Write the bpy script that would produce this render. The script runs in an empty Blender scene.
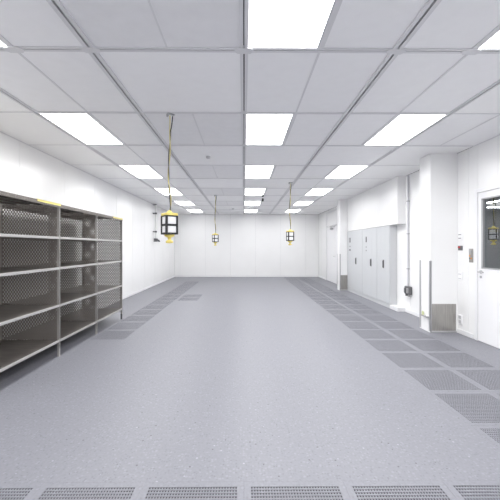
import bpy, bmesh, math, random
from mathutils import Vector, Matrix
random.seed(7)
PI = math.pi
S = bpy.context.scene
C = S.collection
CAMH = 1.4176
LAMP_W, LAMP_SPREAD = 11.5, 165.0
H = CAMH + 1.55          # ceiling plane
XL, XR, YB, YF = -3.28, 3.54, 15.4, -6.3
NUM = ['first', 'second', 'third', 'fourth', 'fifth', 'sixth', 'seventh', 'eighth', 'ninth', 'tenth', 'eleventh', 'twelfth',
       'thirteenth', 'fourteenth', 'fifteenth', 'sixteenth', 'seventeenth', 'eighteenth', 'nineteenth', 'twentieth',
       'twenty-first', 'twenty-second', 'twenty-third']

# ------------------------------------------------------------------ materials
def mat(name, col, rough=.5, metal=0., spec=.5, emit=None, noise=None):
    m = bpy.data.materials.new(name); m.use_nodes = True
    nt = m.node_tree; b = nt.nodes['Principled BSDF']
    b.inputs['Base Color'].default_value = (*col, 1)
    b.inputs['Roughness'].default_value = rough
    b.inputs['Metallic'].default_value = metal
    b.inputs['Specular IOR Level'].default_value = spec
    if emit:
        b.inputs['Emission Color'].default_value = (*emit[0], 1)
        b.inputs['Emission Strength'].default_value = emit[1]
    if noise:
        sc, lo, hi, stretch = noise
        tc = nt.nodes.new('ShaderNodeTexCoord'); mp = nt.nodes.new('ShaderNodeMapping')
        mp.inputs['Scale'].default_value = stretch
        n = nt.nodes.new('ShaderNodeTexNoise'); n.inputs['Scale'].default_value = sc; n.inputs['Detail'].default_value = 4
        r = nt.nodes.new('ShaderNodeValToRGB')
        r.color_ramp.elements[0].position = .3; r.color_ramp.elements[1].position = .7
        r.color_ramp.elements[0].color = (*[c * lo for c in col], 1)
        r.color_ramp.elements[1].color = (*[min(1, c * hi) for c in col], 1)
        L = nt.links.new
        L(tc.outputs['Object'], mp.inputs['Vector']); L(mp.outputs['Vector'], n.inputs['Vector'])
        L(n.outputs['Fac'], r.inputs['Fac']); L(r.outputs['Color'], b.inputs['Base Color'])
    return m

def vinyl(name, base, spk=1.0):
    m = mat(name, base, .44, 0, .42)
    nt = m.node_tree; b = nt.nodes['Principled BSDF']; L = nt.links.new
    tc = nt.nodes.new('ShaderNodeTexCoord')
    def chips(scale, thr_lo, size, prev, colr, fac):
        v = nt.nodes.new('ShaderNodeTexVoronoi'); v.inputs['Scale'].default_value = scale
        L(tc.outputs['Object'], v.inputs['Vector'])
        sep = nt.nodes.new('ShaderNodeSeparateColor'); L(v.outputs['Color'], sep.inputs['Color'])
        g = nt.nodes.new('ShaderNodeMath'); g.operation = 'GREATER_THAN'; g.inputs[1].default_value = thr_lo
        L(sep.outputs['Red'], g.inputs[0])
        d = nt.nodes.new('ShaderNodeMath'); d.operation = 'LESS_THAN'; d.inputs[1].default_value = size
        L(v.outputs['Distance'], d.inputs[0])
        mu = nt.nodes.new('ShaderNodeMath'); mu.operation = 'MULTIPLY'; L(g.outputs[0], mu.inputs[0]); L(d.outputs[0], mu.inputs[1])
        m2 = nt.nodes.new('ShaderNodeMath'); m2.operation = 'MULTIPLY'; m2.inputs[1].default_value = fac; L(mu.outputs[0], m2.inputs[0])
        mx = nt.nodes.new('ShaderNodeMix'); mx.data_type = 'RGBA'
        L(m2.outputs[0], mx.inputs['Factor'])
        if prev is None: mx.inputs['A'].default_value = (*base, 1)
        else: L(prev, mx.inputs['A'])
        mx.inputs['B'].default_value = (*colr, 1)
        return mx.outputs['Result']
    n = nt.nodes.new('ShaderNodeTexNoise'); n.inputs['Scale'].default_value = 55; n.inputs['Detail'].default_value = 3
    L(tc.outputs['Object'], n.inputs['Vector'])
    r = nt.nodes.new('ShaderNodeValToRGB')
    r.color_ramp.elements[0].position = .3; r.color_ramp.elements[1].position = .7
    r.color_ramp.elements[0].color = (*[c * .93 for c in base], 1); r.color_ramp.elements[1].color = (*[c * 1.07 for c in base], 1)
    L(n.outputs['Fac'], r.inputs['Fac'])
    o = chips(48, .74, .42, r.outputs['Color'], [c * 1.55 for c in base], .55 * spk)
    o = chips(61, .80, .40, o, [c * .45 for c in base], .55 * spk)
    o = chips(19, .90, .13, o, [min(1, c * 2.2) for c in base], .9 * spk)
    o = chips(23, .86, .15, o, [c * .2 for c in base], 1.3 * spk)
    L(o, b.inputs['Base Color'])
    return m

M = dict(
    wall=mat('white_wall_panel', (.93, .93, .925), .26, 0, .5, noise=(1.5, .985, 1.01, (1, 1, 1))),
    seam=mat('seam_grey', (.62, .62, .63), .5),
    base=mat('white_skirting', (.84, .84, .85), .35),
    ceilw=mat('white_ceiling_panel', (.95, .95, .948), .34),
    ceilp=mat('filter_panel_white', (.935, .935, .945), .38, noise=(9, .985, 1.015, (1, 1, 1))),
    ceilg=mat('filter_panel_grey', (.84, .84, .855), .4, noise=(9, .98, 1.02, (1, 1, 1))),
    alu=mat('aluminium_grid', (.74, .74, .755), .4, .1),
    slot=mat('dark_slot', (.035, .035, .04), .7),
    light=mat('light_diffuser', (.9, .9, .9), .5, emit=((1, 1, 1), 3.0)),
    lframe=mat('light_frame', (.62, .62, .65), .4),
    floor=vinyl('speckled_grey_vinyl', (.210, .212, .238), .5),
    tile=vinyl('speckled_grey_perforated', (.210, .212, .238), .35),
    slab=mat('underfloor_slab', (.05, .05, .055), .9),
    steel=mat('shelf_steel', (.215, .195, .178), .36, .45, noise=(5, .72, 1.2, (1, 9, 9))),
    edge=mat('shelf_edge_steel', (.60, .585, .57), .34, .6),
    perf=mat('perforated_steel', (.33, .30, .275), .42, .4),
    post=mat('post_steel', (.55, .53, .51), .36, .6),
    brushed=mat('brushed_stainless', (.42, .405, .38), .34, .7, noise=(7, .82, 1.12, (22, 22, .7))),
    guard=mat('grey_corner_guard', (.46, .46, .47), .4, .3),
    tape=mat('yellow_tape', (.80, .72, .24), .55),
    yellow=mat('yellow_paint', (.86, .71, .20), .42),
    ycable=mat('yellow_cable', (.66, .58, .25), .5),
    black=mat('black_plastic', (.018, .018, .02), .42),
    white=mat('white_plastic', (.93, .93, .94), .38),
    cab=mat('grey_cabinet_paint', (.62, .635, .65), .36),
    cabs=mat('grey_cabinet_side', (.60, .61, .625), .4),
    dgrey=mat('dark_grey_plastic', (.13, .13, .135), .45),
    mgrey=mat('mid_grey_plastic', (.36, .36, .37), .42),
    chrome=mat('brushed_chrome', (.62, .62, .62), .25, .9),
    red=mat('red_plastic', (.55, .03, .03), .4),
    orange=mat('orange_button', (.75, .32, .05), .4),
    green=mat('yellow_green_sleeve', (.60, .63, .36), .5),
    pipe=mat('pale_grey_pipe', (.74, .74, .73), .35, 0),
    door=mat('white_door_paint', (.88, .88, .89), .3),
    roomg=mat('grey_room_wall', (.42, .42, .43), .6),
    rooml=mat('next_room_light', (.9, .9, .9), .5, emit=((1, 1, 1), 9)),
)
def glass(name):
    m = bpy.data.materials.new(name); m.use_nodes = True; nt = m.node_tree
    nt.nodes.remove(nt.nodes['Principled BSDF']); out = nt.nodes['Material Output']
    t = nt.nodes.new('ShaderNodeBsdfTransparent'); t.inputs['Color'].default_value = (.80, .82, .83, 1)
    g = nt.nodes.new('ShaderNodeBsdfGlossy'); g.inputs['Roughness'].default_value = .02
    x = nt.nodes.new('ShaderNodeMixShader')
    x.inputs[0].default_value = .07; nt.links.new(t.outputs[0], x.inputs[1]); nt.links.new(g.outputs[0], x.inputs[2])
    nt.links.new(x.outputs[0], out.inputs['Surface'])
    return m
M['glass'] = glass('tinted_window_glass')

# ------------------------------------------------------------------ mesh builder
class MB:
    def __init__(s): s.v = []; s.f = []; s.m = []; s.sm = []
    def add(s, vs, fs, mi=0, smooth=False):
        o = len(s.v); s.v += [tuple(v) for v in vs]
        for f in fs: s.f.append([o + i for i in f]); s.m.append(mi); s.sm.append(smooth)
        return s
    def box(s, x0, x1, y0, y1, z0, z1, mi=0, bev=0):
        x0, x1 = min(x0, x1), max(x0, x1); y0, y1 = min(y0, y1), max(y0, y1); z0, z1 = min(z0, z1), max(z0, z1)
        if bev > 0:
            bm = bmesh.new(); bmesh.ops.create_cube(bm, size=1)
            for v in bm.verts: v.co = Vector(((x0 + x1) / 2 + v.co.x * (x1 - x0), (y0 + y1) / 2 + v.co.y * (y1 - y0), (z0 + z1) / 2 + v.co.z * (z1 - z0)))
            bmesh.ops.bevel(bm, geom=bm.edges[:], offset=bev, segments=2, affect='EDGES', profile=.5)
            bm.verts.index_update()
            s.add([v.co[:] for v in bm.verts], [[v.index for v in f.verts] for f in bm.faces], mi); bm.free()
            return s
        vs = [(x0, y0, z0), (x1, y0, z0), (x1, y1, z0), (x0, y1, z0), (x0, y0, z1), (x1, y0, z1), (x1, y1, z1), (x0, y1, z1)]
        return s.add(vs, [(0, 3, 2, 1), (4, 5, 6, 7), (0, 1, 5, 4), (1, 2, 6, 5), (2, 3, 7, 6), (3, 0, 4, 7)], mi)
    def tube(s, pts, r, n=10, mi=0, cap=True):
        pts = [Vector(p) for p in pts]; rings = []
        rs = r if isinstance(r, (list, tuple)) else [r] * len(pts)
        up = None
        for i, p in enumerate(pts):
            d = (pts[min(i + 1, len(pts) - 1)] - pts[max(i - 1, 0)]).normalized()
            if up is None: up = Vector((1, 0, 0)) if abs(d.x) < .8 else Vector((0, 1, 0))
            a = (up - d * up.dot(d)).normalized(); b = d.cross(a); up = a
            rings.append([p + (a * math.cos(2 * PI * k / n) + b * math.sin(2 * PI * k / n)) * rs[i] for k in range(n)])
        vs = [v for rg in rings for v in rg]; fs = []
        for i in range(len(pts) - 1):
            for k in range(n):
                fs.append((i * n + k, i * n + (k + 1) % n, (i + 1) * n + (k + 1) % n, (i + 1) * n + k))
        s.add(vs, fs, mi, True)
        if cap:
            s.add(rings[0], [tuple(range(n))[::-1]], mi); s.add(rings[-1], [tuple(range(n))], mi)
        return s
    def lathe(s, prof, cx, cy, n=16, mi=0):
        vs = [(cx + r * math.cos(2 * PI * k / n), cy + r * math.sin(2 * PI * k / n), z) for r, z in prof for k in range(n)]
        fs = [(i * n + k, i * n + (k + 1) % n, (i + 1) * n + (k + 1) % n, (i + 1) * n + k) for i in range(len(prof) - 1) for k in range(n)]
        return s.add(vs, fs, mi, True)
    def mesh(s, name, mats):
        me = bpy.data.meshes.new(name); me.from_pydata(s.v, [], s.f)
        for m in (mats if isinstance(mats, (list, tuple)) else [mats]): me.materials.append(M[m])
        me.polygons.foreach_set('material_index', s.m); me.polygons.foreach_set('use_smooth', s.sm)
        me.update(); return me
    def build(s, name, mats, parent=None, loc=(0, 0, 0), rz=0):
        o = bpy.data.objects.new(name, s.mesh(name, mats)); C.objects.link(o)
        o.location = loc; o.rotation_euler = (0, 0, rz); o.parent = parent
        return o
def empty(name, loc, rz=0):
    o = bpy.data.objects.new(name, None); C.objects.link(o); o.location = loc; o.rotation_euler = (0, 0, rz); o.empty_display_size = .1
    return o
def tag(o, label, cat, group=None):
    o['label'] = label; o['category'] = cat
    if group: o['group'] = group
    return o
def struct(o): o['kind'] = 'structure'; return o
def copy_tree(o, parent=None):
    c = o.copy(); C.objects.link(c)
    if parent: c.parent = parent
    for ch in list(o.children): copy_tree(ch, c)
    return c

# ------------------------------------------------------------------ floor with perforated panels
G0 = 2.565                                            # a grid line of the raised floor
rows = [G0 + .6 * k for k in range(-15, 22)]           # front edges of rows
cols = [-3.6 + .6 * i for i in range(12)]
def ci(x): return round((x + 3.6) / .6)
holes = {}
for i in range(6): holes[(ci(-1.8 + .6 * i), 13)] = ('front', i)              # row just in front of the camera
k = 0
for r in range(14, 37):
    if rows[r] + .55 < YB:
        holes[(ci(1.8), r)] = ('inner', k); holes[(ci(2.4), r)] = ('outer', k); k += 1
k = 0
for r in range(19, 33):
    holes[(ci(-2.4), r)] = ('left', k); k += 1
holes[(ci(-1.8), 25)] = ('single', 0); holes[(ci(-1.8), 26)] = ('single', 1)

fl = MB()
for r, y in enumerate(rows):
    for c, x in enumerate(cols):
        if (c, r) in holes: continue
        x0, x1 = max(x, XL - .05), min(x + .6, XR + .05); y0, y1 = y, min(y + .6, YB + .05)
        if y1 <= y0: continue
        fl.add([(x0, y0, 0), (x1, y0, 0), (x1, y1, 0), (x0, y1, 0)], [(0, 1, 2, 3)])
fl.box(XL - .05, XR + .05, rows[0], YB + .05, -.45, -.40, 1)
for (x0, x1, y0, y1) in ((XL - .08, XL - .05, rows[0], YB + .05), (XR + .05, XR + .08, rows[0], YB + .05),
                         (XL, XR, rows[0] - .03, rows[0]), (XL, XR, YB + .05, YB + .08)):
    fl.box(x0, x1, y0, y1, -.45, -.02, 1)
struct(fl.build('floor', ['floor', 'slab']))

def perforated_tile():
    m = MB(); nx, ny = 32, 22; e = .2996; a = .262; t = .004
    for (x0, x1, y0, y1) in ((-e, e, -e, -a), (-e, e, a, e), (-e, -a, -a, a), (a, e, -a, a)):
        m.add([(x0, y0, 0), (x1, y0, 0), (x1, y1, 0), (x0, y1, 0)], [(0, 1, 2, 3)])
    for (p, q) in (((-e, -e), (e, -e)), ((e, -e), (e, e)), ((e, e), (-e, e)), ((-e, e), (-e, -e))):
        m.add([(*p, 0), (*q, 0), (*q, -.03), (*p, -.03)], [(3, 2, 1, 0)])
    px, py = 2 * a / nx, 2 * a / ny
    for i in range(nx):
        for j in range(ny):
            x0, y0 = -a + i * px, -a + j * py; x1, y1 = x0 + px, y0 + py
            hx, hy = px * .28, py * .30; cx, cy = (x0 + x1) / 2, (y0 + y1) / 2
            O = [(x0, y0, 0), (x1, y0, 0), (x1, y1, 0), (x0, y1, 0)]
            I = [(cx - hx, cy - hy, 0), (cx + hx, cy - hy, 0), (cx + hx, cy + hy, 0), (cx - hx, cy + hy, 0)]
            B = [(p[0], p[1], -t) for p in I]
            m.add(O + I + B, [(0, 1, 5, 4), (1, 2, 6, 5), (2, 3, 7, 6), (3, 0, 4, 7), (4, 5, 9, 8), (5, 6, 10, 9), (6, 7, 11, 10), (7, 4, 8, 11)])
    return m.mesh('perforated_floor_panel', 'tile')
tile_me = perforated_tile()
n_in = sum(1 for v in holes.values() if v[0] == 'inner'); n_l = sum(1 for v in holes.values() if v[0] == 'left')
for (c, r), (kind, k) in holes.items():
    o = bpy.data.objects.new('perforated_floor_panel', tile_me); C.objects.link(o)
    o.location = (cols[c] + .3, rows[r] + .3, 0)
    if kind == 'front':
        lab = 'slotted grey floor panel cut off by bottom edge, %s from the left' % NUM[k]; g = 'floor panels along the bottom edge'
    elif kind == 'inner':
        lab = 'perforated grey floor panel in right-hand double strip, inner column, %s from the front' % NUM[k]; g = 'right-hand double strip of floor panels'
    elif kind == 'outer':
        lab = 'perforated grey floor panel in right-hand double strip, column nearest the wall, %s from the front' % NUM[k]; g = 'right-hand double strip of floor panels'
    elif kind == 'left':
        lab = 'perforated grey floor panel in the left strip past the shelving, %s from the front' % NUM[k]; g = 'left strip of floor panels'
    else:
        lab = 'perforated floor panel beside the left strip towards mid floor, %s of the pair' % ('nearer', 'farther')[k]; g = 'pair of floor panels beside the left strip'
    tag(o, lab, 'floor panel', g)

# ------------------------------------------------------------------ walls
def panels_y(mb, xin, sgn, y0, y1, z0, z1, off, th=.012, pitch=1.2, mi=0, z_seams=()):
    """vertical wall panels facing the room along y with narrow grooves; xin = room face"""
    ys = [y0]; y = off
    while y < y1:
        if y > y0 + .02: ys.append(y)
        y += pitch
    ys.append(y1)
    for a, b in zip(ys[:-1], ys[1:]):
        mb.box(xin, xin + sgn * th, a + .003, b - .003, z0, z1, mi)
# left wall
w = MB()
panels_y(w, XL, -1, YF, YB, 0, H, -2.44 + .01)
w.box(XL - .012, XL - .10, YF, YB, -.02, H + .02, 1)
struct(w.build('wall_left', ['wall', 'seam']))
struct(MB().box(XL, XL + .014, YF, YB - .014, 0, .075, 0, .004).build('baseboard_left', 'base'))
# back wall
w = MB(); x = XL; xs = [XL] + [-3.02 + 1.19 * i for i in range(6)] + [XR]
for a, b in zip(xs[:-1], xs[1:]): w.box(a + .003, b - .003, YB, YB + .012, 0, H)
w.box(XL - .1, XR + .1, YB + .012, YB + .1, -.02, H + .02, 1)
struct(w.build('wall_back', ['wall', 'seam']))
struct(MB().box(XL + .014, XR - .014, YB - .014, YB, 0, .09, 0, .004).build('baseboard_back', 'base'))
# wall behind the camera
struct(MB().box(XL - .1, XR + .1, YF - .1, YF, -.02, H + .02).build('wall_front', 'wall'))
# right wall: near part has the door opening (its window looks into the next room)
D0, D1, DH = 3.86, 4.89, 2.235
WT = .10
w = MB()
def rpanel(y0, y1, z0, z1):
    w.box(XR, XR + .012, y0 + .003, y1 - .003, z0, z1); w.box(XR + .012, XR + WT, y0, y1, z0 - .0, z1, 1)
for a, b in ((YF, -1.2), (-1.2, 0), (0, 1.2), (1.2, 2.4), (2.4, 3.3), (3.3, D0), (D1, 5.10), (5.10, 5.36), (5.36, 5.69), (5.69, 6.9), (6.9, 8.1), (8.1, 9.3),
             (9.3, 10.55), (10.55, 11.2), (11.2, 12.36), (13.84, 14.6), (14.6, YB)): rpanel(a, b, 0, H)
rpanel(D0, D1, DH + .004, H); rpanel(12.36, 13.84, 2.254, H)
struct(w.build('wall_right', ['wall', 'seam']))
bb = MB()
for a, b in ((YF, D0 - .08), (D1 + .08, 5.355), (5.70, 7.09), (10.89, 12.28), (13.92, YB - .014)): bb.box(XR - .014, XR, a, b, 0, .075, 0, .004)
struct(bb.build('baseboard_right', 'base'))

# ------------------------------------------------------------------ near door with window
def frame(name, y0, y1, h, wid=.06, dep=.012):
    m = MB().box(XR - dep, XR, y0 - wid, y0, 0, h + wid, 0, .003).box(XR - dep, XR, y1, y1 + wid, 0, h + wid, 0, .003).box(XR - dep, XR, y0, y1, h, h + wid, 0, .003)
    return m
W0, W1, WZ0, WZ1 = 4.02, 4.81, 1.10, 2.135
d = MB(); x0, x1 = XR + .002, XR + .05
d.box(x0, x1, D0 + .003, W0, .006, DH - .002).box(x0, x1, W1, D1 - .003, .006, DH - .002)
d.box(x0, x1, W0, W1, .006, WZ0).box(x0, x1, W0, W1, WZ1, DH - .002)
door = struct(d.build('door_1', 'door'))
f = frame('x', D0, D1, DH).build('door_frame', 'base', door)
g = MB(); gx0, gx1 = XR - .006, XR + .056; t = .028
g.box(gx0, gx1, W0 - .004, W0 + t, WZ0, WZ1).box(gx0, gx1, W1 - t, W1 + .004, WZ0, WZ1).box(gx0, gx1, W0, W1, WZ0 - .004, WZ0 + .014).box(gx0, gx1, W0, W1, WZ1 - .014, WZ1 + .004)
g.build('window_frame', 'guard', door)
MB().box(XR + .022, XR + .030, W0 + t, W1 - t, WZ0 + .014, WZ1 - .014).build('glass_pane', 'glass', door)
hd = MB()
hy, hz = 4.825, 1.045
hd.tube([(XR + .002, hy, hz), (XR - .008, hy, hz)], .026, 18).tube([(XR - .008, hy, hz), (XR - .045, hy, hz), (XR - .05, hy - .02, hz), (XR - .05, hy - .11, hz)], .0095, 10)
hd.tube([(XR + .002, hy, hz - .075), (XR - .010, hy, hz - .075)], .018, 14)
hd.build('door_handle', 'chrome', door)
# the dim room beyond that window
RX, RY0, RY1 = 11.2, 2.6, 13.8
nw = MB(); b0 = XR + WT + .01
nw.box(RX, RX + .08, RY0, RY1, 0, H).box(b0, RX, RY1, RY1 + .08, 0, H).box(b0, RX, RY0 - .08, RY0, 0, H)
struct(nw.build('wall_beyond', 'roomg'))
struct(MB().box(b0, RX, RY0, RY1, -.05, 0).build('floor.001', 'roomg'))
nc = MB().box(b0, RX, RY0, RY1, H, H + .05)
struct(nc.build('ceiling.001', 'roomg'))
for (lx, ly, lw, ll, lab) in ((8.50, 11.0, .22, 1.3, 'long bright ceiling light seen at top of the door window'),
                         (9.80, 12.5, .9, .3, 'small lower bright ceiling light seen through the door window'),
                         (5.2, 4.6, .6, 1.2, 'added unseen light brightening the next room, above the nearest edge of door window'),  # from here on: unseen lights added to brighten the next room
                         (7.4, 5.2, .6, 1.2, 'added unseen light brightening the next room, deeper beyond the door'),
                         (5.4, 8.6, .6, 1.2, 'added unseen light brightening the next room, behind the pillar side wall'),
                         (9.6, 8.0, .6, 1.2, 'added unseen light brightening the next room, by its far wall')):
    r = tag(empty('ceiling_light', (lx, ly, H)), lab, 'ceiling light', 'lights in the room behind the door')
    MB().box(-lw / 2 - .03, lw / 2 + .03, -ll / 2 - .03, ll / 2 + .03, -.012, -.001).build('frame', 'lframe', r)
    MB().box(-lw / 2, lw / 2, -ll / 2, ll / 2, -.018, -.012).build('diffuser', 'rooml', r)

# ------------------------------------------------------------------ far door
fd = MB().box(XR + .002, XR + .045, 12.363, 13.837, .006, 2.25).box(XR - .002, XR + .002, 12.50, 13.70, 1.75, 1.77, 0)
fd = struct(fd.build('door_2', 'door'))
frame('x', 12.36, 13.84, 2.82).box(XR - .012, XR, 12.36, 13.84, 2.254, 2.30).build('door_frame', 'seam', fd)
cl = MB().box(XR - .05, XR + .004, 12.9, 13.2, 2.12, 2.18, 0, .006).tube([(XR - .03, 12.92, 2.19), (XR - .17, 12.75, 2.205), (XR - .03, 12.5, 2.215)], .010, 8)
cl.build('door_closer', 'mgrey', fd)
MB().tube([(XR + .004, 12.5, 1.04), (XR - .05, 12.5, 1.04), (XR - .055, 12.53, 1.04), (XR - .055, 12.64, 1.04)], .011, 8).build('door_handle', 'chrome', fd)

# ------------------------------------------------------------------ pillars with guards and kick plates
def pillar(name, x0, y0, y1, guard_top, kick_top):
    m = MB().box(x0, XR, y0, y1, 0, H, 0)
    p = struct(m.build(name, 'wall'))
    for yy, s in ((y0, 1), (y1, -1)):
        g = MB().box(x0 - .004, x0, yy - (.004 if s > 0 else -.004), yy + s * .045, .02, guard_top)
        if s > 0: g.box(x0 - .004, x0 + .020, yy - .004, yy, .02, guard_top)
        g.build('corner_guard', 'guard', p)['label'] = 'grey metal corner guard'
    k = MB().box(x0 + .021, XR - .03, y0 - .006, y0, .03, kick_top)
    k.build('kick_plate', 'brushed', p)['label'] = 'brushed stainless kick plate'
    MB().box(x0 - .003, XR - .016, y0 - .004, y0, 0, .018).build('skirting', 'guard', p)
    return p
pillar('trim_1', 3.09, 5.36, 5.69, 1.19, .475)
pillar('trim_2', 3.125, 10.55, 10.88, 1.19, .50)
# bulkhead over the cabinets and its white plinth
BX = 3.36
m = MB()
for a, b in ((7.09, 8.1), (8.1, 9.2), (9.2, 10.545)): m.box(BX, BX + .01, a + .003, b - .003, 1.925, H)
m.box(BX + .01, XR - .001, 7.09, 10.545, 1.925, H, 0)
struct(m.build('trim_3', 'wall'))
struct(MB().box(BX + .004, XR - .001, 7.09, 7.478, 0, .085, 0, .004).build('baseboard_cabinets', 'base'))

# ------------------------------------------------------------------ cabinets
def cabinet(y0, y1, doors, label, plates):
    r = tag(empty('storage_cabinet', (BX, y0, .085)), label, 'cabinet', 'grey cabinets set under the bulkhead')
    h = 1.925 - .085 - .004; L = y1 - y0
    MB().box(.022, XR - BX - .004, .002, L - .002, .001, h).build('body', 'cabs', r)
    MB().box(.006, XR - BX - .004, .002, L - .002, -.085, .001).build('plinth', 'cabs', r)
    for (a, b, hy, hzz) in doors:
        dd = MB().box(0, .02, a - y0 + .004, b - y0 - .004, .012, h - .008, 0, .004)
        # folded vertical ribs pressed into the leaf
        n = 2
        for q in range(1, n + 1):
            yy = a - y0 + (b - a) * q / (n + 1); dd.box(-.002, 0, yy - .004, yy + .004, .05, h - .05)
        dd = dd.build('door', 'cab', r)
        hb = MB().box(-.006, 0, hy - y0 - .030, hy - y0 + .030, hzz - .10, hzz + .10, 0, .002)
        hb.box(-.026, -.006, hy - y0 - .014, hy - y0 + .014, hzz - .085, hzz + .085, 0, .005).build('handle', 'dgrey', dd)
    for (py, pz, pw, ph, mt) in plates:
        MB().box(-.006, 0, py - y0 - pw / 2, py - y0 + pw / 2, pz - ph / 2, pz + ph / 2, 0, .0015).build('label_plate', mt, r)
    return r
hz_ = lambda y, Z: CAMH + (247 - y) * Z / 325 - .085
cabinet(9.19, 10.54, [(9.19, 10.54, 9.72, hz_(261, 9.72))], 'single-door pale grey cabinet next to the farther pillar',
        [(10.27, hz_(240, 10.1), .09, .15, 'dgrey'), (10.27, hz_(246.5, 10.1), .10, .04, 'mgrey'), (10.27, hz_(250, 10.1), .11, .05, 'dgrey')])
cabinet(7.48, 9.185, [(8.20, 9.185, 8.57, hz_(262.5, 8.6)), (7.48, 8.196, 7.80, hz_(264, 7.8))], 'wide double-door pale grey cabinet with exposed side, nearer the camera',
        [(8.90, hz_(239.5, 8.97), .08, .15, 'dgrey'), (8.90, hz_(247, 8.97), .07, .035, 'mgrey'), (8.90, hz_(250.5, 8.97), .08, .035, 'mgrey')])

# ------------------------------------------------------------------ ceiling panels, grid and lights
R0 = 1.355
ZR = [R0 + 1.203 * k for k in range(-6, 13)]           # grid lines, row between ZR[i] and ZR[i+1]; even offset from R0 = light rows
ce = MB(); lights = []
def panel(x0, x1, y0, y1, mi):
    g = .003
    x0, x1, y1 = max(x0, XL), min(x1, XR), min(y1, YB)
    if y1 - y0 < .02: return
    ga, gb = [(.026 if min(abs(q - t) for t in (-2.4, -1.2, 0, 1.2, 2.4)) < .01 else g) for q in (x0, x1)]
    gy = .013 if -2.5 < (x0 + x1) / 2 < 2.4 else g
    ce.box(x0 + ga, x1 - gb, y0 + gy, y1 - gy, H + .004, H + .02, mi)
rowi = 0
for i in range(len(ZR)):
    y0 = ZR[i]; y1 = ZR[i + 1] if i + 1 < len(ZR) else YB + .1
    if y0 >= YB: break
    A = (i % 2 == 0)
    panel(XL, -2.4, y0, y1, 0)
    if 3.7 < y0 < 3.8: panel(2.4, 3.0, y0, y1, 1); panel(3.0, XR, y0, y1, 1)
    else: panel(2.4, XR, y0, y1, 0)
    if A:
        lit = y1 <= YB
        cells = [(-1.8, -1.2, 1), (-1.2, -.6, 2), (-.6, 0, 2), (.6, 1.2, 1), (1.2, 1.8, 1)]
        for a, b, mi in cells: panel(a, b, y0, y1, mi)
        for n, a in enumerate((-2.4, 0, 1.8)):
            if lit: lights.append((a, y0, y1, n, i))
            else: panel(a, a + .6, y0, y1, 1)
    else:
        sp = [(-2.4, -1.8), (-1.8, -1.2), (-1.2, 0)]
        sp += [(0, .6), (.6, 1.2)] if i == 7 else [(0, 1.2)]
        sp += [(1.2, 1.8), (1.8, 2.4)] if i != 9 else [(1.2, 2.4)]
        for a, b in sp: panel(a, b, y0, y1, 1)
ce.box(XL - .1, XR + .1, YF - .1, YB + .1, H + .075, H + .1, 3)
struct(ce.build('ceiling', ['ceilw', 'ceilp', 'ceilg', 'slot']))
tn = 4
def beam_y(x, w, y0=YF, y1=YB, slots=1, z=0.0):
    global tn
    m = MB(); s = .014
    if slots == 2: ed = [(-w / 2, -.018 - s / 2), (-.018 + s / 2, .018 - s / 2), (.018 + s / 2, w / 2)]
    elif slots == 1: s = .018 if x else .011; ed = [(-w / 2, -s / 2), (s / 2, w / 2)]
    else: ed = [(-w / 2, w / 2)]
    for a, b in ed: m.box(x + a, x + b, y0, y1, H - .006 - z, H + .03)
    if slots: m.box(x - w / 2 + .004, x + w / 2 - .004, y0, y1, H + .020, H + .032, 1)
    o = struct(m.build('trim_%d' % tn, ['alu', 'slot'])); tn += 1; return o
def beam_x(y, w, x0, x1, slots=1):
    global tn
    m = MB(); s = .009
    ed = [(-w / 2, -s / 2), (s / 2, w / 2)] if slots else [(-w / 2, w / 2)]
    for a, b in ed: m.box(x0, x1, y + a, y + b, H - .003, H + .028)
    if slots: m.box(x0, x1, y - w / 2 + .004, y + w / 2 - .004, H + .012, H + .03, 1)
    o = struct(m.build('trim_%d' % tn, ['alu', 'slot'])); tn += 1; return o
mains = {}
for x, w_ in ((-2.4, .06), (-1.2, .08), (0, .066), (1.2, .08), (2.4, .06)): mains[x] = beam_y(x, w_)
for i, y in enumerate(ZR):
    if YF < y < YB - .1:
        beam_x(y, .058 if abs(y - 2.558) < .02 else .04, -2.37, 2.37, 1 if i < 10 else 0)
# thin dividers
m = MB(); big = MB()
for i in range(len(ZR) - 1):
    y0, y1 = ZR[i] + .02, min(ZR[i + 1], YB) - .02
    if y0 >= YB - .1: continue
    if i % 2 == 0:
        for x in (-1.8, .6, 1.8): (big if i <= 6 else m).box(x - .02, x + .02, y0, y1, H - .002, H + .02)
        m.box(-.607, -.593, y0, y1, H - .001, H + .01)
    else:
        xs = [-1.8] + ([.6] if i == 7 else []) + ([1.8] if i != 9 else [])
        for x in xs: m.box(x - .009, x + .009, y0, y1, H - .001, H + .01)
m.box(2.99, 3.01, 3.78, 4.96, H - .001, H + .01)
# thin seam strips across the outer white panels
for i, y in enumerate(ZR):
    if y < YB - .1:
        m.box(XL + .002, -2.43, y - .008, y + .008, H - .001, H + .012)
        if not 4.9 < y < 5.0: m.box(2.43, (BX if 7.1 < y < 10.55 else XR) - .002, y - .008, y + .008, H - .001, H + .012)
        else: m.box(2.43, XR - .002, y - .016, y + .016, H - .004, H + .012)
m.box(XL, XL + .012, YF, YB, H - .006, H + .006)
m.box(XR - .012, XR, YF, 4.96, H - .006, H + .006)
struct(m.build('trim_%d' % tn, 'alu')); tn += 1
struct(big.build('trim_%d' % tn, 'alu')); tn += 1
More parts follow.
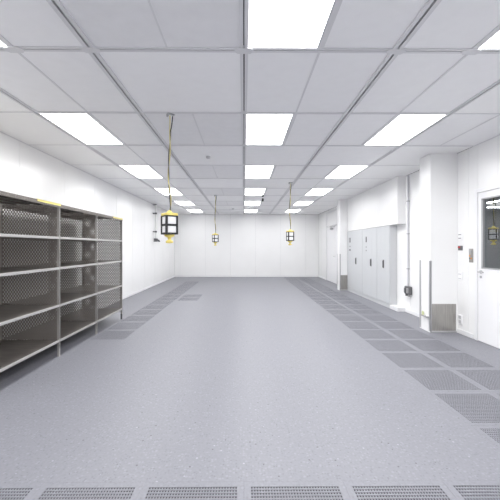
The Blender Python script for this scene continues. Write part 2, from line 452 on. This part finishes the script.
# connector plates at the crossings of the near cross beam
for x in (-1.8, -1.2, 0, 1.2, 1.8):
    p = MB(); a, b, c = .075, .036, .025; y = ZR[7]
    o8 = [(-a, -b + c), (-a + c, -b), (a - c, -b), (a, -b + c), (a, b - c), (a - c, b), (-a + c, b), (-a, b - c)]
    vs = [(x + q[0], y + q[1], H - .009) for q in o8] + [(x + q[0], y + q[1], H - .002) for q in o8]
    p.add(vs, [tuple(range(8))[::-1], tuple(range(8, 16))] + [(k, (k + 1) % 8, 8 + (k + 1) % 8, 8 + k) for k in range(8)])
    p.build('connector_plate', 'alu', mains.get(x, mains[0]))
# lights
proto = None; cn = ['left', 'centre', 'right']
dist = ['first', 'second', 'third', 'fourth', 'fifth', 'sixth']
for (a, y0, y1, n, i) in lights:
    if i < 2: continue
    lx, ly = a + .3, (y0 + y1) / 2
    if proto is None:
        r = empty('ceiling_light', (lx, ly, H)); proto = r; L = y1 - y0
        fm = MB(); o_, i_ = (.298, L / 2 - .004), (.268, L / 2 - .032)
        fm.box(-o_[0], -i_[0], -o_[1], o_[1], 0, .02).box(i_[0], o_[0], -o_[1], o_[1], 0, .02).box(-i_[0], i_[0], -o_[1], -i_[1], 0, .02).box(-i_[0], i_[0], i_[1], o_[1], 0, .02)
        fm.build('frame', 'lframe', r)
        MB().box(-i_[0], i_[0], -i_[1], i_[1], .003, .012).build('diffuser', 'light', r)
        al = bpy.data.lights.new('lamp', 'AREA'); al.shape = 'RECTANGLE'; al.size = 2 * i_[0]; al.size_y = 2 * i_[1]
        al.energy = LAMP_W; al.spread = math.radians(LAMP_SPREAD)          # wide area lamp added under the diffuser to strengthen its light
        lo = bpy.data.objects.new('lamp', al); C.objects.link(lo); lo.parent = r; lo.location = (0, 0, -.003)
    else:
        r = copy_tree(proto); r.location = (lx, ly, H)
    k = (i - 6) // 2
    if k >= 3:                                          # the far rows are dimmed
        for ch in r.children:
            if ch.type == 'LIGHT':
                ch.data = ch.data.copy(); ch.data.energy = LAMP_W * (.8, .55, .36)[k - 3]
    if k < 0: tag(r, 'added light out of view behind the camera, %s column, %s row back' % (cn[n], NUM[-k - 1]), 'ceiling light', 'ceiling lights')  # rows behind the camera are unseen, added to brighten the near end
    else: tag(r, 'rectangular glowing ceiling light panel in the %s row, %s from the front' % (cn[n], dist[k]), 'ceiling light', 'ceiling lights')

# smoke detectors
for (x, y, lab) in ((-.61, 5.54, 'small round white smoke detector on ceiling, nearer of the two'), (-.45, 13.05, 'small round white smoke detector on ceiling, far one near back wall')):
    r = tag(empty('smoke_detector', (x, y, H + .004)), lab, 'smoke detector', 'smoke detectors')
    MB().lathe([(0, -.012), (.055, -.012), (.058, -.006), (.058, 0)], 0, 0, 20).build('base', 'white', r)
    MB().lathe([(0, -.048), (.028, -.046), (.038, -.034), (.040, -.012)], 0, 0, 20).build('sensor_head', 'seam', r)

# ------------------------------------------------------------------ hanging yellow socket pendants
def pendant():
    r = empty('socket_pendant', (0, 0, H))
    z = lambda v: v - H                                # absolute height -> local
    w2 = .063; t0, t1 = 1.562, 1.778
    lid = MB().box(-w2 - .010, w2 + .010, -w2 - .010, w2 + .010, z(t1), z(t1 + .030), 0, .006)
    lid.lathe([(.050, z(t1 + .03)), (.034, z(t1 + .040)), (.014, z(t1 + .062)), (0, z(t1 + .064))], 0, 0, 14)
    lid.build('lid', 'yellow', r)
    fr = MB(); p = .011
    for sx in (-1, 1):
        for sy in (-1, 1): fr.box(sx * w2 - p, sx * w2 + p, sy * w2 - p, sy * w2 + p, z(t0), z(t1))
    for zz, hh in ((t0 + .010, .010), ((t0 + t1) / 2, .011), (t1 - .006, .006)):
        for s in (-1, 1):
            fr.box(-w2, w2, s * w2 - .009, s * w2 + .009, z(zz - hh), z(zz + hh)); fr.box(s * w2 - .009, s * w2 + .009, -w2, w2, z(zz - hh), z(zz + hh))
    fr.box(-w2 + .012, w2 - .012, -w2 + .012, w2 - .012, z(t0 + .002), z(t1 - .002))
    fr.build('frame', 'black', r)
    mid = (t0 + t1) / 2
    for (za, zb) in ((t0 + .020, mid - .011), (mid + .011, t1 - .012)):
        for k in range(4):
            m = MB(); q = w2 - .010
            m.box(-q, q, -w2 - .003, -w2 + .014, z(za), z(zb), 0, .004)
            zc = (za + zb) / 2
            m.tube([(0, -w2 - .003, z(zc)), (0, -w2 - .009, z(zc))], .030, 16)
            m.box(-.012, .012, -w2 - .014, -w2 - .008, z(zc + .012), z(zc + .024), 0, .002)
            rot = Matrix.Rotation(k * PI / 2, 4, 'Z'); m.v = [tuple(rot @ Vector(v)) for v in m.v]
            m.build('socket_panel', 'white', r)
    b = MB().lathe([(0, z(t0)), (.060, z(t0)), (.056, z(t0 - .022)), (.022, z(t0 - .034)), (.016, z(t0 - .060)), (.034, z(t0 - .070)), (.044, z(t0 - .082)), (.040, z(t0 - .098)), (0, z(t0 - .102))], 0, 0, 18)
    b.build('pull_handle', 'yellow', r)
    yc = []; bc = []
    N = 46; zt, zb = H - .03, t1 + .06
    for i in range(N + 1):
        u = i / N; zz = zt + (zb - zt) * u
        a = u * 2 * PI * 2.3
        sway = .010 * math.sin(u * 7.5) + (.010 if u > .7 else 0) * math.sin((u - .7) * 10)
        e = .020 * math.exp(-((u - 0) / .10) ** 2)
        yc.append((.0055 * math.cos(a) + sway, .0055 * math.sin(a), z(zz)))
        bx = .048 * max(0, 1 - u / .16) ** .8
        bc.append((-.0055 * math.cos(a) + sway - .003 + bx, -.0055 * math.sin(a), z(zz)))
    MB().tube(yc, .0068, 8).build('yellow_cable', 'ycable', r)
    MB().tube(bc, .0062, 8).build('black_cable', 'black', r)
    MB().box(-.026, .060, -.016, .016, -.018, -.004, 0, .003).box(-.032, -.014, -.013, .013, -.046, -.016).build('ceiling_bracket', 'guard', r)
    return r
PG = 'yellow socket pendants'
p0 = pendant(); p0.location = (-.862, 3.765, H); p0.rotation_euler.z = math.radians(37)
tag(p0, 'large nearest yellow and black socket pendant hanging at left', 'pendant', PG)
p1 = copy_tree(p0); p1.location = (-.855, 9.69, H); p1.rotation_euler.z = math.radians(30)
tag(p1, 'small far yellow and black socket pendant, between the other two', 'pendant', PG)
p2 = copy_tree(p0); p2.location = (1.10, 7.75, H); p2.rotation_euler.z = math.radians(14)
tag(p2, 'yellow and black socket pendant hanging right of the middle, before back wall', 'pendant', PG)
p3 = copy_tree(p0); p3.location = (5.02, 6.5, H); p3.rotation_euler.z = math.radians(40)
tag(p3, 'dark socket pendant hanging in the room behind the door window', 'pendant', PG)

# thin cable with two black plugs hanging in the middle
r = tag(empty('hanging_cable', (.585, 8.58, H)), 'thin dark cable with two black plugs hanging from mid ceiling', 'cable')
MB().tube([(0, 0, -.006), (-.02, 0, -.05), (-.055, 0, -.13), (-.085, 0, -.19), (-.09, 0, -.31)], .006, 8).build('cord', 'mgrey', r)
MB().tube([(-.085, 0, -.175), (-.087, 0, -.18), (-.087, 0, -.225), (-.088, 0, -.23)], [.015, .026, .026, .018], 12).build('plug', 'black', r)
MB().tube([(-.088, 0, -.23), (-.088, 0, -.262)], .020, 12).build('sleeve', 'white', r)
MB().tube([(-.088, 0, -.262), (-.09, 0, -.267), (-.09, 0, -.335), (-.09, 0, -.345)], [.018, .027, .027, .016], 12).build('plug', 'black', r)

# ------------------------------------------------------------------ steel shelving along the left wall
RF, RBK = -2.395, -3.175
PY = [3.13, 4.245, 5.32, 6.41]
SH = [.215, .672, 1.155, 1.55, 1.972]
rack = tag(empty('shelving_unit', ((RF + RBK) / 2, (PY[0] + PY[-1]) / 2, 0)), 'long empty brownish steel shelving unit with perforated dividers along left wall', 'shelving')
ox, oy = rack.location.x, rack.location.y
PW = .028
for i, y in enumerate(PY):
    for x, s in ((RF, -1), (RBK, 1)):
        m = MB()
        # C-section upright with a row of punched adjustment slots on its front web
        xa, xb = x, x + s * PW
        z = .10
        m.box(xa, xb, y - PW / 2, y - PW / 2 + .004, .10, 1.972).box(xa, xb, y + PW / 2 - .004, y + PW / 2, .10, 1.972)
        m.box(xa, xa + s * .004, y - PW / 2, y - .006, .10, 1.972).box(xa, xa + s * .004, y + .006, y + PW / 2, .10, 1.972)
        while z < 1.96:
            m.box(xa, xa + s * .004, y - .006, y + .006, z, min(z + .030, 1.972)); z += .05
        m.v = [(v[0] - ox, v[1] - oy, v[2]) for v in m.v]
        po = m.build('post', 'post', rack)
        ft = MB().box(x + s * .002, x + s * (PW - .002), y - .014, y + .014, .006, .105).box(x + s * .0, x + s * PW, y - .017, y + .017, 0, .006)
        ft.v = [(v[0] - ox, v[1] - oy, v[2]) for v in ft.v]
        ft.build('foot', 'post' if i < 3 else 'dgrey', po)
def perforated_sheet(w, h):
    m = MB(); px, pz, r = .036, .026, .0090; t = .002
    nx, nz = int(w / px), int(h / pz)
    for j in range(nz):
        off = 0 if j % 2 == 0 else px / 2
        z0 = j * pz; zc = z0 + pz / 2
        n = nx if j % 2 == 0 else nx - 1
        if j % 2:
            for a, b in ((0, off), (off + n * px, nx * px)):
                for yy in (0, t): m.add([(a, yy, z0), (b, yy, z0), (b, yy, z0 + pz), (a, yy, z0 + pz)], [(0, 1, 2, 3) if yy == 0 else (3, 2, 1, 0)])
        for i in range(n):
            x0 = off + i * px; xc = x0 + px / 2
            O = [(x0, z0), (xc, z0), (x0 + px, z0), (x0 + px, zc), (x0 + px, z0 + pz), (xc, z0 + pz), (x0, z0 + pz), (x0, zc)]
            I = [(xc + r * math.cos(-3 * PI / 4 + k * PI / 4), zc + r * math.sin(-3 * PI / 4 + k * PI / 4)) for k in range(8)]
            vs = [(p[0], 0, p[1]) for p in O + I] + [(p[0], t, p[1]) for p in O + I]
            fs = []
            for k in range(8):
                q = (k + 1) % 8
                fs += [(k, q, 8 + q, 8 + k), (16 + q, 16 + k, 24 + k, 24 + q), (8 + k, 8 + q, 24 + q, 24 + k)]
            m.add(vs, fs)
    W, Hh = nx * px, nz * pz
    return m, W, Hh
pm, pw_, ph_ = perforated_sheet(RF - RBK - 2 * PW, 1.972 - .17)
pme = pm.mesh('divider_panel', 'perf')
for y in PY:
    o = bpy.data.objects.new('divider_panel', pme); C.objects.link(o); o.parent = rack
    o.location = ((RF + RBK) / 2 - pw_ / 2 - ox, y - oy, .17)
for b in range(3):
    y0, y1 = PY[b] + PW / 2 + .001, PY[b + 1] - PW / 2 - .001
    for k, z in enumerate(SH):
        t = .030 if k < 4 else .045
        m = MB().box(RBK + .012, RF - .006, y0 + .004, y1 - .004, z - .004, z, 0)                    # thin tray
        m.box(RBK + .012, RBK + .016, y0 + .004, y1 - .004, z - t, z - .004)
        for q in (.28, .5, .72): m.box(RBK + (RF - RBK) * q - .02, RBK + (RF - RBK) * q + .02, y0 + .01, y1 - .01, z - .022, z - .0045)
        m.v = [(v[0] - ox, v[1] - oy, v[2]) for v in m.v]
        s = m.build('shelf', 'steel', rack)
        e = MB().box(RF - .006, RF + .004, y0 - (PW if k == 4 else 0), y1 + (PW if k == 4 and b == 2 else 0), z - t, z + .001, 0, .002)
        e.v = [(v[0] - ox, v[1] - oy, v[2]) for v in e.v]
        e.build('front_edge', 'edge' if k < 4 else 'steel', s)
    if b == 0:
        tp = MB().box(RF - .03, RF + .006, 3.78, 4.262, 1.974, 1.978).box(RF + .0045, RF + .006, 3.78, 4.262, 1.950, 1.978)
    elif b == 2:
        tp = MB().box(RF - .03, RF + .006, 5.96, 6.425, 1.974, 1.978).box(RF + .0045, RF + .006, 5.96, 6.425, 1.950, 1.978)
    else: continue
    tp.v = [(v[0] - ox, v[1] - oy, v[2]) for v in tp.v]
    tp.build('yellow_strip', 'tape', rack)['label'] = 'yellow tape strip on the top edge'

# ------------------------------------------------------------------ wall fittings
# left wall: drop pipe with two clamps and a cluster of couplings at the bottom
r = tag(empty('drop_pipe', (XL, 11.75, H)), 'pale thin drop pipe with dark clamps and plug cluster on left wall', 'pipe')
MB().tube([(.10, 0, -.004), (.10, 0, -1.27)], .036, 14).build('pipe', 'pipe', r)
for z in (-.34, -1.0):
    MB().box(0, .11, -.05, .05, z - .018, z + .018, 0, .003).tube([(.10, 0, z - .03), (.10, 0, z + .03)], .044, 14).build('clamp', 'dgrey', r)
MB().box(-.0, .13, -.06, .06, -.05, -.006, 0, .004).build('ceiling_flange', 'mgrey', r)
cp = MB().box(.04, .16, -.06, .06, -1.36, -1.24, 0, .008)
for a, zz in ((-.03, -1.29), (.03, -1.33)): cp.tube([(.16, a, zz), (.24, a - .02, zz - .02), (.25, a - .02, zz - .02)], [.025, .02, .012], 10)
cp.tube([(.07, -.06, -1.32), (.07, -.13, -1.36)], [.022, .014], 10)
cp.build('plug_cluster', 'dgrey', r)
# right recess: conduit with grey socket pair
r = tag(empty('conduit', (XR, 6.94, 0)), 'grey vertical conduit ending in a dark grey socket box, right recess', 'conduit')
MB().tube([(-.022, 0, .58), (-.022, 0, H - .02)], .019, 12).build('pipe', 'lframe', r)
for z in (.95, 1.7, 2.4): MB().box(-.045, 0, -.026, .026, z - .01, z + .01, 0, .002).build('clip', 'mgrey', r)
bx = MB().box(-.075, 0, -.14, .06, .41, .58, 0, .012).build('socket_box', 'dgrey', r)
for a in (-.09, .01): MB().box(-.095, -.073, a - .036, a + .036, .435, .545, 0, .008).tube([(-.05, a, .412), (-.05, a, .37)], .024, 12).build('socket_cover', 'mgrey' if a < 0 else 'dgrey', bx)
# pillar: low grounding bracket on its aisle side
r = tag(empty('grounding_bracket', (3.086, 5.50, .27)), 'small grey bracket with yellow-green tip low on the near pillar', 'bracket')
MB().box(-.035, .004, -.11, .08, -.035, -.012, 0, .004).build('bar', 'mgrey', r)
MB().tube([(-.02, .05, -.012), (-.02, .05, .03), (-.02, .06, .05)], [.018, .018, .010], 10).build('sleeve', 'green', r)
# switches, alarm and socket on the strip between pillar and door
def plate(name, y, z, w_, h_, mt, label, cat, extra=()):
    r = tag(empty(name, (XR, y, z)), label, cat)
    MB().box(-.012, .001, -w_ / 2, w_ / 2, -h_ / 2, h_ / 2, 0, .003).build('plate', mt, r)
    for (nm, dy, dz, a, b, mm) in extra: MB().box(-.020, -.012, dy - a / 2, dy + a / 2, dz - b / 2, dz + b / 2, 0, .002).build(nm, mm, r)
    return r
plate('wall_switch', 5.28, 1.59, .085, .12, 'white', 'topmost small white switch plate beside the near pillar', 'switch', [('rocker', 0, .03, .06, .016, 'mgrey'), ('rocker', 0, -.03, .06, .016, 'mgrey')])
r = plate('alarm_button', 5.28, 1.40, .10, .075, 'dgrey', 'small red and black call button between pillar and door', 'button', [('button', .02, .014, .045, .028, 'red')])
plate('wall_switch', 5.28, .945, .085, .13, 'white', 'lower small white switch plate beside the near pillar', 'switch', [('rocker', 0, .03, .06, .014, 'seam'), ('rocker', 0, -.04, .06, .012, 'seam')])
plate('wall_socket', 5.28, .235, .09, .15, 'white', 'white wall socket near floor right of the steel kick plate', 'socket', [('outlet', 0, .036, .055, .05, 'seam'), ('outlet', 0, -.036, .055, .05, 'seam')])
plate('door_keypad', 5.03, 1.285, .085, .215, 'brushed', 'narrow steel keypad panel left of the windowed door', 'keypad',
      [('display', 0, .06, .05, .04, 'mgrey'), ('button', .018, -.005, .022, .022, 'orange'), ('button', -.018, -.005, .022, .022, 'mgrey'), ('button', .018, -.045, .022, .022, 'dgrey'), ('button', -.018, -.045, .022, .022, 'orange')])

# ------------------------------------------------------------------ camera and view
cam = bpy.data.cameras.new('camera'); co = bpy.data.objects.new('camera', cam); C.objects.link(co)
co.location = (0, 0, CAMH); co.rotation_euler = (PI / 2, 0, -.008)
cam.sensor_width = 36; cam.lens = 325 / 500 * 36; cam.shift_x = .0068; cam.shift_y = -.006; cam.clip_start = .05
S.camera = co
w = bpy.data.worlds.new('world'); S.world = w; w.use_nodes = True
w.node_tree.nodes['Background'].inputs[0].default_value = (1, 1, 1, 1); w.node_tree.nodes['Background'].inputs[1].default_value = 0
vs = S.view_settings; vs.view_transform = 'Standard'; vs.look = 'None'; vs.gamma = 1; vs.use_curve_mapping = False; vs.exposure = .92
S.cycles.max_bounces = 14; S.cycles.diffuse_bounces = 10; S.cycles.transparent_max_bounces = 16
